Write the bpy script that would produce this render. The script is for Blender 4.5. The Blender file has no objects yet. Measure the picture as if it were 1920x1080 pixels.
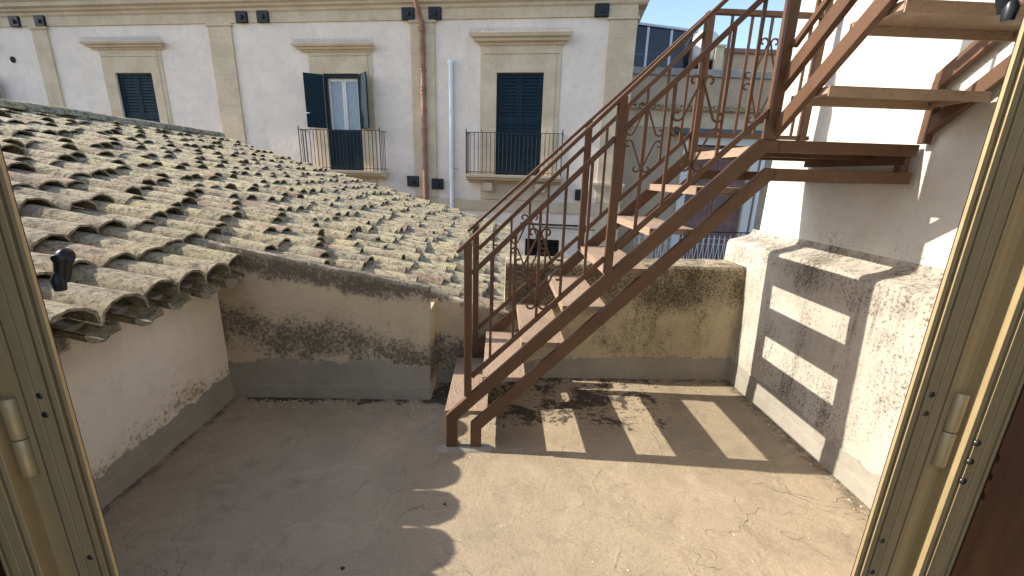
import bpy, bmesh, math, random
from mathutils import Vector, Matrix, noise
random.seed(7)
S = bpy.context.scene
COL = S.collection
R = math.radians

# ------------------------------------------------------------------ camera
F_PX, YAW, PITCH, ROLL, EYE = 780.0, R(2.1), R(15.17), R(1.72), 1.6
def cam_axes():
    f = Vector((math.sin(YAW)*math.cos(PITCH), math.cos(YAW)*math.cos(PITCH), -math.sin(PITCH)))
    r0 = Vector((math.cos(YAW), -math.sin(YAW), 0)); u0 = r0.cross(f)
    c, s = math.cos(ROLL), math.sin(ROLL)
    return r0*c + u0*s, u0*c - r0*s, f
CR, CU, CF = cam_axes()
CPOS = Vector((0, 0, EYE))
cd = bpy.data.cameras.new('camera'); cam = bpy.data.objects.new('camera', cd); COL.objects.link(cam)
cd.sensor_width = 36; cd.lens = F_PX/1920*36; cd.clip_start = .02; cd.clip_end = 2000
m = Matrix((CR, CU, -CF)).transposed().to_4x4(); m.translation = CPOS
cam.matrix_world = m; S.camera = cam
S.render.resolution_x, S.render.resolution_y = 1024, 576

# ------------------------------------------------------------------ light
SUN_DIR = Vector((1.47, -0.145, -1.0)).normalized()      # the way the light travels
ELEV = math.asin(-SUN_DIR.z)
W = bpy.data.worlds.new('World'); S.world = W; W.use_nodes = True
nt = W.node_tree; bg = nt.nodes['Background']
sky = nt.nodes.new('ShaderNodeTexSky'); sky.sky_type = 'NISHITA'; sky.sun_disc = False
sky.sun_elevation = ELEV
sky.sun_rotation = math.atan2(-SUN_DIR.x, -SUN_DIR.y)
sky.air_density = 1.0; sky.dust_density = 1.3; sky.ozone_density = 1.2
nt.links.new(sky.outputs[0], bg.inputs[0]); bg.inputs[1].default_value = 0.15
sl = bpy.data.lights.new('sun', 'SUN'); sl.energy = 4.0; sl.angle = R(.5); sl.color = (1, .93, .82)
sun = bpy.data.objects.new('sun', sl); COL.objects.link(sun)
sun.rotation_euler = SUN_DIR.to_track_quat('-Z', 'Y').to_euler(); sun.location = (-6, 3, 8)
S.view_settings.view_transform = 'Standard'; S.view_settings.look = 'None'
S.view_settings.gamma = 1; S.view_settings.exposure = 1.13
S.render.engine = 'CYCLES'

# ------------------------------------------------------------------ helpers
def tag(o, label=None, cat=None, group=None, kind=None):
    if label: o['label'] = label
    if cat: o['category'] = cat
    if group: o['group'] = group
    if kind: o['kind'] = kind
    return o
def empty(name, loc=(0, 0, 0), rz=0, **k):
    o = bpy.data.objects.new(name, None); COL.objects.link(o)
    o.location = loc; o.rotation_euler = (0, 0, rz); o.empty_display_size = .1
    return tag(o, **k)
def fbm(x, y, z=0, o=4): return noise.fractal(Vector((x, y, z)), 1.0, 2.0, o)

class MB:
    def __init__(s): s.v = []; s.f = []; s.sm = []
    def add(s, vs, fs, smooth=False):
        n = len(s.v); s.v += [tuple(v) for v in vs]
        s.f += [tuple(i+n for i in f) for f in fs]; s.sm += [smooth]*len(fs); return s
    def box(s, x0, x1, y0, y1, z0, z1):
        vs = [(x, y, z) for z in (z0, z1) for y in (y0, y1) for x in (x0, x1)]
        return s.add(vs, [(0,2,3,1),(4,5,7,6),(0,1,5,4),(2,6,7,3),(0,4,6,2),(1,3,7,5)])
    def bar(s, p0, p1, w, h, up=(0, 0, 1)):
        p0 = Vector(p0); p1 = Vector(p1); d = (p1-p0).normalized(); up = Vector(up)
        a = d.cross(up)
        if a.length < 1e-4: a = d.cross(Vector((1, 0, 0)))
        a.normalize(); b = a.cross(d)
        vs = [p + a*(i*w/2) + b*(j*h/2) for p in (p0, p1) for j in (-1, 1) for i in (-1, 1)]
        return s.add(vs, [(0,2,3,1),(4,5,7,6),(0,1,5,4),(2,6,7,3),(0,4,6,2),(1,3,7,5)])
    def tube(s, pts, r, seg=6, ref=(0, 1, 0), cap=True):
        pts = [Vector(p) for p in pts]; n = len(pts); vs = []; ref = Vector(ref)
        for i, p in enumerate(pts):
            d = (pts[min(i+1, n-1)] - pts[max(i-1, 0)]).normalized()
            a = d.cross(ref)
            if a.length < 1e-3: a = d.cross(Vector((.3, .2, 1)))
            a.normalize(); b = d.cross(a); rr = r[i] if isinstance(r, (list, tuple)) else r
            for k in range(seg):
                t = 2*math.pi*k/seg; vs.append(p + a*rr*math.cos(t) + b*rr*math.sin(t))
        fs = [(i*seg+k, i*seg+(k+1)%seg, (i+1)*seg+(k+1)%seg, (i+1)*seg+k) for i in range(n-1) for k in range(seg)]
        s.add(vs, fs, True)
        if cap: s.add(vs[:seg], [tuple(range(seg))[::-1]]); s.add(vs[-seg:], [tuple(range(seg))])
        return s
    def prism(s, poly, vec):
        n = len(poly); v = Vector(vec); a = [Vector(p) for p in poly]; b = [p+v for p in a]
        return s.add(a+b, [tuple(range(n))[::-1], tuple(range(n, 2*n))] + [(i, (i+1) % n, n+(i+1) % n, n+i) for i in range(n)])
    def mesh(s, name, mat, off=(0, 0, 0)):
        me = bpy.data.meshes.new(name); o = Vector(off)
        me.from_pydata([tuple(Vector(v)+o) for v in s.v], [], s.f)
        for p, k in zip(me.polygons, s.sm): p.use_smooth = k
        bm = bmesh.new(); bm.from_mesh(me); bmesh.ops.recalc_face_normals(bm, faces=bm.faces); bm.to_mesh(me); bm.free()
        if mat: me.materials.append(mat)
        me.update(); return me
    def build(s, name, mat, parent=None, off=(0, 0, 0), bevel=0, **k):
        o = bpy.data.objects.new(name, s.mesh(name, mat, off)); COL.objects.link(o)
        if parent: o.parent = parent
        if bevel:
            b = o.modifiers.new('bevel', 'BEVEL'); b.width = bevel; b.segments = 2; b.limit_method = 'ANGLE'
        return tag(o, **k)
def link(name, me, parent=None, mat4=None, **k):
    o = bpy.data.objects.new(name, me); COL.objects.link(o)
    if parent: o.parent = parent
    if mat4 is not None: o.matrix_local = mat4
    return tag(o, **k)

# ------------------------------------------------------------------ materials
class NT:
    def __init__(s, name, rough=.85, spec=.3):
        s.m = bpy.data.materials.new(name); s.m.use_nodes = True; s.t = s.m.node_tree
        s.b = s.t.nodes['Principled BSDF']; s.b.inputs['Roughness'].default_value = rough
        s.b.inputs['Specular IOR Level'].default_value = spec
        s.co = s.t.nodes.new('ShaderNodeTexCoord').outputs['Object']
        s.h = []
    def n(s, t, **k):
        x = s.t.nodes.new(t)
        for a, b in k.items(): setattr(x, a, b)
        return x
    def put(s, sock, v):
        if hasattr(v, 'is_output'): s.t.links.new(v, sock)
        elif isinstance(v, tuple) and len(v) == 3 and len(sock.default_value) == 4: sock.default_value = (*v, 1)
        else: sock.default_value = v
    def map(s, scale=(1, 1, 1), loc=(0, 0, 0), rot=(0, 0, 0), co=None):
        x = s.n('ShaderNodeMapping'); s.put(x.inputs[0], co or s.co)
        x.inputs[1].default_value = loc; x.inputs[2].default_value = rot; x.inputs[3].default_value = scale
        return x.outputs[0]
    def noise(s, scale, detail=6, rough=.6, co=None, dist=0):
        x = s.n('ShaderNodeTexNoise'); s.put(x.inputs['Vector'], co or s.co)
        x.inputs['Scale'].default_value = scale; x.inputs['Detail'].default_value = detail
        x.inputs['Roughness'].default_value = rough; x.inputs['Distortion'].default_value = dist
        return x.outputs[0]
    def voro(s, scale, feature='DISTANCE_TO_EDGE', co=None, out=0):
        x = s.n('ShaderNodeTexVoronoi', feature=feature); s.put(x.inputs['Vector'], co or s.co)
        x.inputs['Scale'].default_value = scale; return x.outputs[out]
    def math(s, op, a, b=0., c=0., clamp=False):
        x = s.n('ShaderNodeMath', operation=op, use_clamp=clamp)
        s.put(x.inputs[0], a); s.put(x.inputs[1], b)
        if op == 'MULTIPLY_ADD': s.put(x.inputs[2], c)
        return x.outputs[0]
    def ramp(s, v, a, b, lo=0., hi=1.):
        x = s.n('ShaderNodeMapRange', interpolation_type='SMOOTHSTEP'); s.put(x.inputs[0], v)
        x.inputs[1].default_value = a; x.inputs[2].default_value = b; x.inputs[3].default_value = lo; x.inputs[4].default_value = hi
        return x.outputs[0]
    def mix(s, f, a, b):
        x = s.n('ShaderNodeMix', data_type='RGBA'); s.put(x.inputs[0], f); s.put(x.inputs[6], a); s.put(x.inputs[7], b)
        return x.outputs[2]
    def xyz(s):
        x = s.n('ShaderNodeSeparateXYZ'); s.put(x.inputs[0], s.co); return x.outputs
    def vadd(s, a, b, sc=1.):
        x = s.n('ShaderNodeVectorMath', operation='MULTIPLY_ADD'); s.put(x.inputs[0], b)
        x.inputs[1].default_value = (sc, sc, sc); s.put(x.inputs[2], a); return x.outputs[0]
    def ncol(s, scale):
        x = s.n('ShaderNodeTexNoise'); s.put(x.inputs['Vector'], s.co); x.inputs['Scale'].default_value = scale
        x.inputs['Detail'].default_value = 3; return x.outputs[1]
    def bump(s, hgt, dist=.01, strength=1.):
        x = s.n('ShaderNodeBump'); s.put(x.inputs['Height'], hgt); x.inputs['Distance'].default_value = dist
        x.inputs['Strength'].default_value = strength
        if s.h: s.put(x.inputs['Normal'], s.h[-1])
        s.h.append(x.outputs[0]); s.put(s.b.inputs['Normal'], x.outputs[0])
    def col(s, c): s.put(s.b.inputs['Base Color'], c); return s
    def done(s): return s.m

def simple(name, c, rough=.7, var=.12, scale=8, bump=.0, metal=0., spec=.3, bscale=60):
    t = NT(name, rough, spec); t.b.inputs['Metallic'].default_value = metal
    lo = tuple(x*(1-var) for x in c); hi = tuple(min(1, x*(1+var)) for x in c)
    t.col(t.mix(t.ramp(t.noise(scale), .3, .7), lo, hi))
    if bump: t.bump(t.noise(bscale, 4), bump)
    return t.done()

def band(t, z, z0, z1, soft):
    """soft trapezoid in a coordinate: 1 between z0 and z1"""
    return t.math('MULTIPLY', t.ramp(z, z0-soft, z0+soft), t.ramp(z, z1-soft, z1+soft, 1, 0))

def plaster(name, c, c2, mould=(), mould_col=(.05, .045, .035), tilt=0., patch=None, gr=.004, fine=70, streak=.0, streak_col=(.12, .1, .07), mscale=5, runs=1., speck=38):
    """lime plaster: two tones, mould that grows in given bands (z0, z1, amount, softness), optional runs"""
    t = NT(name, .92, .15); x, y, z = t.xyz()
    colr = t.mix(t.ramp(t.noise(1.6, 5, .6), .35, .65), c, c2)
    colr = t.mix(t.math('MULTIPLY', t.ramp(t.noise(14, 6, .7), .45, .75), .35), colr, tuple(v*.72 for v in c2))
    zz = t.math('MULTIPLY_ADD', x, tilt, z) if tilt else z
    wob = t.math('MULTIPLY_ADD', t.math('SUBTRACT', t.noise(2.2, 4, .6), .5), .35, zz)
    rc = t.map((1, 1, runs)); fn = t.noise(mscale, 6, .75, co=rc); fn2 = t.noise(speck, 4, .75)
    fs = t.math('MULTIPLY_ADD', t.math('SUBTRACT', fn2, .5), 1.7, fn)
    for (a, b, amt, soft) in mould:
        bnd = t.math('MULTIPLY', band(t, wob, a, b, soft), amt)
        film = t.ramp(t.math('ADD', fn, t.math('SUBTRACT', bnd, .70)), -.04, .34)
        colr = t.mix(t.math('MULTIPLY', film, .55), colr, tuple(v*2.2 for v in mould_col))
        mk = t.ramp(t.math('ADD', fs, t.math('SUBTRACT', bnd, .74)), .0, .36)
        colr = t.mix(t.math('MULTIPLY', mk, .82), colr, mould_col)
    if streak:
        st = t.noise(1, 6, .65, co=t.map((9, 9, .7)))
        colr = t.mix(t.math('MULTIPLY', t.ramp(st, .55, .75), streak), colr, streak_col)
    if patch:
        colr = t.mix(t.math('MULTIPLY', t.ramp(t.noise(3.1, 6, .6, dist=.6), .5, .62), .55), colr, patch)
    t.col(colr)
    t.bump(t.noise(3.5, 5, .6), .02, .5)
    t.bump(t.noise(fine, 5, .7), gr, .9)
    return t.done()

M = {}
M['white_plaster'] = plaster('white_plaster', (.76, .69, .58), (.70, .62, .50), mould=[(-.1, .28, .30, .1)], mould_col=(.2, .16, .11), gr=.006)
M['old_plaster'] = plaster('old_plaster', (.58, .485, .34), (.49, .40, .275), tilt=.192,
                           mould=[(.56, .82, .0, .05), (.63, .9, .02, .06), (.60, .95, .54, .06), (.03, .36, .47, .14)], mould_col=(.095, .083, .066), gr=.006)
M['parapet_plaster'] = plaster('parapet_plaster', (.52, .44, .30), (.43, .36, .24),
                               mould=[(.52, 1.2, .42, .22), (.1, .6, .20, .2)], mould_col=(.06, .05, .034), gr=.007, streak=.7, runs=.5, speck=60)
M['ledge_plaster'] = plaster('ledge_plaster', (.50, .46, .395), (.43, .385, .315), runs=.3, speck=60, mould=[(.95, 1.3, .29, .08), (-.1, .95, .23, .1)],
                             mould_col=(.07, .06, .045), gr=.008, streak=.8, streak_col=(.09, .07, .05))
M['tall_plaster'] = plaster('tall_plaster', (.60, .575, .525), (.54, .515, .46), runs=.6, speck=70, mould=[(1.0, 1.36, .17, .1)], mould_col=(.14, .13, .11), gr=.006, fine=45, streak=.15, streak_col=(.4, .33, .24))
M['cement'] = plaster('cement', (.33, .30, .245), (.26, .238, .195), gr=.003, fine=50)

def m_floor():
    t = NT('terrace_cement', .9, .2); x, y, z = t.xyz()
    c = t.mix(t.ramp(t.noise(1.0, 4, .6, dist=.8), .33, .67), (.375, .298, .203), (.30, .238, .162))
    c = t.mix(t.math('MULTIPLY', t.ramp(t.noise(4.5, 6, .7, dist=1.2), .47, .70), .5), c, (.20, .163, .116))
    c = t.mix(t.math('MULTIPLY', t.ramp(t.noise(2.6, 5, .65, co=t.map((1, 2.2, 1), (3, 1, 0), (0, 0, .7)), dist=.9), .56, .72), .45), c, (.46, .385, .28))
    c = t.mix(t.math('MULTIPLY', t.ramp(t.noise(70, 3, .7), .50, .72), .4), c, (.17, .14, .10))
    c = t.mix(t.math('MULTIPLY', t.ramp(t.noise(120, 2, .6), .60, .72), .35), c, (.55, .47, .36))
    # dirt gathered in the joints along the walls
    wob = t.math('MULTIPLY', t.math('SUBTRACT', t.noise(5, 5, .7), .5), .16)
    edge = t.math('MAXIMUM', t.ramp(t.math('ADD', x, wob), 1.80, 1.93), t.ramp(t.math('ADD', x, wob), -1.87, -1.80, 1, 0))
    edge = t.math('MAXIMUM', edge, t.ramp(t.math('ADD', y, wob), 2.98, 3.10))
    c = t.mix(t.math('MULTIPLY', t.math('MULTIPLY', edge, t.ramp(t.noise(16, 5, .75), .40, .58)), .8), c, (.06, .052, .042))
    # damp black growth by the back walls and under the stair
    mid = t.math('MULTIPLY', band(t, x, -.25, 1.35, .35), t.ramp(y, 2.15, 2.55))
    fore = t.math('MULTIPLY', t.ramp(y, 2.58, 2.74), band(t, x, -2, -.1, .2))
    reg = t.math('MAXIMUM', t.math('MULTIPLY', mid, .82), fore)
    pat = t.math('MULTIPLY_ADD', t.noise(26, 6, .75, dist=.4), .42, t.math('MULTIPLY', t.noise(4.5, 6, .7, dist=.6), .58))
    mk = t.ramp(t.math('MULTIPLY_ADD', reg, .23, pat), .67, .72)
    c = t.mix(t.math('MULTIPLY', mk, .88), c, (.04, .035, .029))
    # hairline cracks, trowel arcs
    n1 = t.noise(1.15, 3, .55, co=t.map(loc=(7, 3, 0)), dist=.5)
    gate = t.ramp(t.noise(2.3, 4, .6, co=t.map(loc=(1, 9, 0))), .47, .56)
    arc = t.math('MULTIPLY', t.ramp(t.math('ABSOLUTE', t.math('SUBTRACT', n1, .5)), .0, .0085, 1, 0), gate)
    arc2 = t.math('MULTIPLY', t.ramp(t.math('ABSOLUTE', t.math('SUBTRACT', t.noise(1.9, 3, .5, co=t.map((1, 1.5, 1), (2, 5, 0), (0, 0, .6)), dist=.9), .47)), .0, .0035, 1, 0), t.ramp(t.noise(2.0, 3, .6, co=t.map(loc=(5, 2, 0))), .54, .62))
    cr = t.math('MULTIPLY', t.ramp(t.voro(1.5, co=t.vadd(t.co, t.ncol(3.2), .55)), .0, .0035, 1, 0), t.ramp(t.noise(1.3, 4, .6, co=t.map(loc=(2, 2, 3))), .56, .62))
    c = t.mix(t.math('MULTIPLY', t.math('MAXIMUM', cr, t.math('MULTIPLY', arc2, .6)), .42), c, (.13, .104, .076))
    c = t.mix(t.math('MULTIPLY', arc, .3), c, (.2, .16, .115))
    t.col(c)
    hgt = t.math('ADD', t.math('MULTIPLY', t.noise(2.0, 4, .55, dist=.7), 1.2), t.math('MULTIPLY', arc, .10))
    t.bump(t.math('ADD', hgt, t.math('MULTIPLY', t.noise(6, 5, .6, co=t.map((1, 2.6, 1), (0, 0, 0), (0, 0, -.5)), dist=1.5), .35)), .02, .8)
    t.bump(t.math('SUBTRACT', t.noise(55, 5, .75), t.math('ADD', cr, arc2)), .005, .9)
    return t.done()
M['floor'] = m_floor()

def m_tile():
    t = NT('weathered_clay', .95, .12)
    oi = t.n('ShaderNodeObjectInfo'); ge = t.n('ShaderNodeNewGeometry')
    rnd = t.math('FRACT', t.math('ADD', oi.outputs['Random'], ge.outputs['Random Per Island']))
    off = t.n('ShaderNodeCombineXYZ'); t.put(off.inputs[0], t.math('MULTIPLY', rnd, 37)); t.put(off.inputs[1], t.math('MULTIPLY', rnd, 91))
    co = t.vadd(t.co, off.outputs[0], 1.)
    r = t.n('ShaderNodeValToRGB'); t.put(r.inputs[0], rnd); e = r.color_ramp; e.interpolation = 'EASE'
    for p, cc in ((0, (.34, .285, .19)), (.2, (.46, .38, .215)), (.4, (.30, .258, .185)), (.6, (.48, .395, .22)), (.8, (.33, .265, .185)), (.97, (.37, .25, .17))):
        el = e.elements[0] if p == 0 else (e.elements.new(p) if p != .97 else e.elements[-1])
        el.position = p; el.color = (*cc, 1)
    c = t.mix(t.ramp(t.noise(7, 6, .65, co=co), .42, .62), r.outputs[0], (.46, .40, .26))
    c = t.mix(t.math('MULTIPLY', t.ramp(t.noise(16, 8, .75, co=co), .48, .60), .85), c, (.105, .093, .075))
    c = t.mix(t.math('MULTIPLY', t.ramp(t.noise(55, 4, .7, co=co), .53, .62), .85), c, (.045, .04, .033))
    c = t.mix(t.math('MULTIPLY', t.ramp(t.noise(30, 5, .7, co=t.vadd(co, co, .3)), .58, .66), .7), c, (.52, .445, .29))
    ps = t.n('ShaderNodeSeparateXYZ'); t.put(ps.inputs[0], ge.outputs['Position'])
    alg = t.math('MULTIPLY', t.ramp(t.math('MULTIPLY_ADD', t.noise(.8, 3, .6, co=ge.outputs['Position']), 3., ps.outputs[1]), 3.9, 6.2, 1, 0), .42)
    c = t.mix(alg, c, t.mix(t.ramp(t.noise(28, 5, .75, co=co), .42, .58), (.30, .262, .20), (.075, .067, .055)))
    t.col(c)
    t.bump(t.noise(40, 6, .75, co=co), .008, .9)
    return t.done()
M['tile'] = m_tile()
M['mortar'] = plaster('roof_mortar', (.36, .31, .24), (.28, .24, .18), gr=.008)

def m_brown(name, c, rust, sc=1.):
    t = NT(name, .55, .35)
    cc = t.mix(t.ramp(t.noise(3.5, 6, .6), .35, .68), c, tuple(v*.8 for v in c))
    cc = t.mix(t.math('MULTIPLY', t.ramp(t.noise(13, 8, .75), .60, .72), rust), cc, (.30, .15, .07))
    cc = t.mix(t.math('MULTIPLY', t.ramp(t.noise(22, 6, .7), .66, .74), rust*.8), cc, (.05, .035, .025))
    t.col(cc); t.put(t.b.inputs['Roughness'], t.ramp(t.noise(18, 5), .3, .7, .42, .68))
    t.bump(t.noise(60, 4, .6), .0015, .7)
    return t
M['metal'] = m_brown('brown_painted_steel', (.112, .056, .028), .45).done()
def m_tread():
    t = m_brown('diamond_plate', (.325, .23, .162), .55)
    v = t.voro(44, 'F1', co=t.map((1, .62, 1), rot=(0, 0, .6)))
    t.bump(t.ramp(v, .22, .42, 1, 0), .002, .9)
    return t.done()
M['tread'] = m_tread()

M['facade'] = plaster('facade_plaster', (.81, .685, .57), (.75, .625, .51), gr=.004, fine=30, patch=(.66, .58, .51), streak=.22, streak_col=(.5, .41, .31))
M['stone'] = plaster('facade_stone', (.64, .515, .355), (.54, .425, .285), mould=[(-5, 20, .10, .5)], mould_col=(.2, .17, .12), gr=.006, fine=40, mscale=2.2)
M['blue_green'] = simple('shutter_paint', (.010, .024, .033), .6, .15, 4, spec=.12)
M['black_box'] = simple('black_enamel', (.018, .02, .024), .5)
M['iron'] = simple('black_iron', (.02, .02, .02), .55)
M['copper'] = simple('rust_pipe_paint', (.30, .15, .10), .5, .18, 5)
M['white_pipe'] = simple('white_plastic', (.74, .75, .76), .35, .04)
M['white_wood'] = simple('white_joinery', (.70, .67, .60), .5, .05)
M['curtain'] = simple('curtain', (.62, .64, .66), .9, .08)
M['dark'] = simple('dark_room', (.012, .012, .012), .9)
M['spike'] = simple('steel_spike', (.45, .45, .47), .35, .05, metal=.6)
M['beige'] = plaster('beige_plaster', (.50, .375, .26), (.43, .32, .215), gr=.006, fine=30, streak=.25)
M['concrete'] = plaster('grey_concrete', (.40, .37, .32), (.30, .275, .24), mould=[(-5, 20, .14, .5)], gr=.006)
M['brown_door'] = simple('brown_shutter', (.22, .12, .10), .5, .15)
M['cream'] = simple('cream_wall', (.62, .50, .33), .9, .08, bump=.004)
M['awning'] = simple('grey_awning', (.10, .105, .11), .6)
M['tank'] = simple('white_tank', (.72, .70, .66), .5, .05)
M['asphalt'] = simple('asphalt', (.055, .053, .05), .95, .2, 3, bump=.01)
M['screw'] = simple('screw_steel', (.09, .085, .075), .35, .2, 30, metal=.8)
M['plastic'] = simple('black_plastic', (.014, .015, .017), .35, .1)  # catches; also the painted shade strips behind the door profile grooves
M['wood'] = None
def m_wood():
    t = NT('varnished_wood', .35, .5)
    g = t.noise(1, 6, .65, co=t.map((30, 30, 1.2)))
    t.col(t.mix(t.ramp(g, .35, .7), (.010, .004, .002), (.022, .009, .004))); t.bump(g, .002, .5)
    return t.done()
M['wood'] = m_wood()
def m_brass():
    t = NT('bronze_aluminium', .38, .5); t.b.inputs['Metallic'].default_value = .35
    g = t.noise(1, 5, .6, co=t.map((60, 60, 1.5)))
    c = t.mix(t.ramp(g, .3, .7), (.50, .375, .195), (.41, .305, .155))
    c = t.mix(t.math('MULTIPLY', t.ramp(t.noise(40, 6, .7), .62, .72), .5), c, (.16, .12, .07))
    t.col(c); t.put(t.b.inputs['Roughness'], t.ramp(t.noise(25, 5), .3, .7, .32, .52)); return t.done()
M['brass'] = m_brass()
def m_glass(name, tint, alpha):
    t = NT(name, .03, .6); t.col(tint); t.b.inputs['Alpha'].default_value = alpha; return t.done()
M['glass'] = m_glass('window_glass', (.35, .42, .48), .35)
M['dark_glass'] = m_glass('smoked_glass', (.02, .028, .04), .8)

# ------------------------------------------------------------------ setting
g = MB(); g.add([(-900, -900, -4), (900, -900, -4), (900, 900, -4), (-900, 900, -4)], [(0, 1, 2, 3)])
g.build('street', M['asphalt'], kind='structure')

def grid(mb, nx, ny, fn, smooth=True):
    vs = [fn(i/nx, j/ny) for j in range(ny+1) for i in range(nx+1)]
    w = nx+1
    mb.add(vs, [(j*w+i, j*w+i+1, (j+1)*w+i+1, (j+1)*w+i) for j in range(ny) for i in range(nx)], smooth)

fl = MB()
def ff(a, b):
    x = -1.95+a*3.95; y = .3+b*2.9
    return (x, y, .006*fbm(x*1.3, y*1.3, 3) + .002*fbm(x*6, y*6, 1))
grid(fl, 130, 96, ff)
terrace = fl.build('terrace_floor', M['floor'], kind='structure')
fl = MB(); fl.box(-2.4, 2.6, .2, 3.5, -4, -.06); fl.build('masonry', M['mortar'], terrace)

# lumpy wall made of one upright sheet with a thickness; zt(x) = top line
def panel_wall(name, x0, x1, y0, y1, zt, mat, z0=-.03, nx=70, nz=40, amp=.005, seed=0, **k):
    mb = MB()
    def fr(a, b):
        x = x0+a*(x1-x0); z = z0+b*(zt(x)-z0)
        e = min(1, 8*min(a, 1-a)+.2)*min(1, 6*(1-b)+.3)
        return (x + (.006*fbm(z*4, seed, 1) if a in (0, 1) else 0), y0 - amp*e*fbm(x*2.5, z*2.5, seed) + (.012 if b == 1 else 0), z + (.007*fbm(x*5, seed, 2) if b > .96 else 0))
    grid(mb, nx, nz, fr)
    top = [fr(i/nx, 1) for i in range(nx+1)]; back = [(p[0], y1, p[2]+.004*fbm(p[0]*6, 9, seed)) for p in top]
    n = nx+1
    mb.add(top+back, [(i, i+1, n+i+1, n+i) for i in range(nx)], False)
    for a, s in ((0, 1), (1, -1)):
        col = [fr(a, j/nz) for j in range(nz+1)]; bk = [(p[0], y1, p[2]) for p in col]; q = nz+1
        mb.add(col+bk, [(j, j+1, q+j+1, q+j) for j in range(nz)], False)
    mb.add([(x0, y1, z0), (x1, y1, z0), (x1, y1, zt(x1)), (x0, y1, zt(x0))], [(0, 1, 2, 3)])
    return mb.build(name, mat, **k)

# cement skirting with a ragged top edge, laid along a line p0 -> p1, 'out' = away from the wall
def skirt(p0, p1, out, hf, parent, seed, n=110):
    mb = MB(); p0 = Vector(p0); p1 = Vector(p1); o = Vector(out)
    rows = []
    for i in range(n+1):
        a = i/n; p = p0.lerp(p1, a); s = (p1-p0).length*a
        h = hf(s) + .040*fbm(s*2.3, seed) + .034*fbm(s*8, seed, 3) + .016*fbm(s*30, seed, 5)
        w = .006*fbm(s*3, seed, 7)
        k = .07 + .012*fbm(s*2.2, seed, 9)
        rows.append([p - o*.012 + Vector((0, 0, h+.002)), p + o*(.005+w*.4) + Vector((0, 0, h-.003)), p + o*(.008+w) + Vector((0, 0, h*.55)),
                     p + o*(.010+w) + Vector((0, 0, k+.035)), p + o*(.013+w) + Vector((0, 0, k+.016)), p + o*(.015+w) + Vector((0, 0, k*.5)), p + o*(.020+w) + Vector((0, 0, -.03))])
    m_ = len(rows[0])
    mb.add([v for r in rows for v in r], [(i*m_+j, i*m_+j+1, (i+1)*m_+j+1, (i+1)*m_+j) for i in range(n) for j in range(m_-1)], False)
    for p, q in zip(range(0), []): pass
    return mb.build('cement_skirting', M['cement'], parent)

# ---- left house wall under the roof
XW = -1.89
mb = MB()
def lw(a, b):
    y = .62+a*2.2; z = -.03+b*.99
    return (XW + .006*fbm(y*2.2, z*2.2, 11), y, z)
grid(mb, 60, 30, lw); mb.box(-6.0, XW-.03, .62, 2.9, -4, .94)
wl = mb.build('plaster_wall', M['white_plaster'], label='white plastered wall under the tile eave, with a low grey cement skirting', cat='wall')
skirt((XW+.004, .62, 0), (XW+.004, 2.77, 0), (1, 0, 0), lambda s: .135+.02*s, wl, 2)

# ---- back wall with sloping top, then its set-back continuation
w1 = panel_wall('garden_wall', -1.91, -.468, 2.76, 2.83, lambda x: 1.069-.192*(x+1.657), M['old_plaster'], seed=1,
                label='mould-stained cream wall with sloping top joining the white eave wall', cat='wall')
skirt((-1.89, 2.757, 0), (-.472, 2.757, 0), (0, -1, 0), lambda s: .30-.10*max(0, s-.9)+(-.03 if s < .2 else 0), w1, 4)
mb = MB(); mb.box(-.55, -.469, 2.835, 3.03, -.03, .66); mb.build('wall_return', M['old_plaster'], w1)
w2 = panel_wall('garden_wall', -.55, .10, 3.02, 3.09, lambda x: .731-.272*(x+.481), M['old_plaster'], seed=5, nx=30,
                label='short low stained wall piece set back behind the foot of the stair', cat='wall')
skirt((-.47, 3.017, 0), (.07, 3.017, 0), (0, -1, 0), lambda s: .10, w2, 6, 50)
w3 = panel_wall('parapet_wall', .06, 2.0, 3.12, 3.45, lambda x: .945+.006*x, M['parapet_plaster'], seed=8,
                label='blackened parapet wall with pale flat top behind the metal stair', cat='wall')
skirt((.06, 3.117, 0), (1.97, 3.117, 0), (0, -1, 0), lambda s: .13+.06*min(1, s), w3, 10)

# ---- ledge on the right (profile swept along y) and the tall white wall above it
def ledge():
    prof = [(1.952, -.03), (1.95, .35), (1.948, .7), (1.947, 1.05), (1.949, 1.10), (1.958, 1.124), (1.978, 1.135), (2.04, 1.15), (2.10, 1.168), (2.128, 1.182), (2.142, 1.200), (2.1485, 1.222)]
    pts = []
    for (a, b) in zip(prof[:-1], prof[1:]):
        k = 8 if abs(b[1]-a[1]) > .2 else 2
        pts += [(a[0]+(b[0]-a[0])*i/k, a[1]+(b[1]-a[1])*i/k) for i in range(k)]
    pts.append(prof[-1])
    mb = MB(); n = 90; m_ = len(pts)
    def P(i, j):
        y = .62+(3.47-.62)*i/n; x, z = pts[j]; k = 0 if j == m_-1 else 1
        d = .007*fbm(y*2.2, z*2.2, 31)+.003*fbm(y*7, z*7, 2)
        return (x - d*k, y + (.015*fbm(z*3, x*3, 4) if i == n else 0), z + (d*k if z > 1.05 else 0))
    mb.add([P(i, j) for i in range(n+1) for j in range(m_)], [(i*m_+j, i*m_+j+1, (i+1)*m_+j+1, (i+1)*m_+j) for i in range(n) for j in range(m_-1)], True)
    cap = [P(n, j) for j in range(m_)]
    mb.add(cap + [(2.3, 3.47, 1.222), (2.3, 3.47, -.03)], [tuple(range(m_+2))])
    return mb.build('masonry_ledge', M['ledge_plaster'], label='thick stained white masonry ledge striped by the shadow of the stair', cat='wall')
lg = ledge()
skirt((1.951, 3.12, 0), (1.951, .62, 0), (-1, 0, 0), lambda s: .17+.02*math.sin(s*2), lg, 14, 130)
mb = MB()
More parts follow.
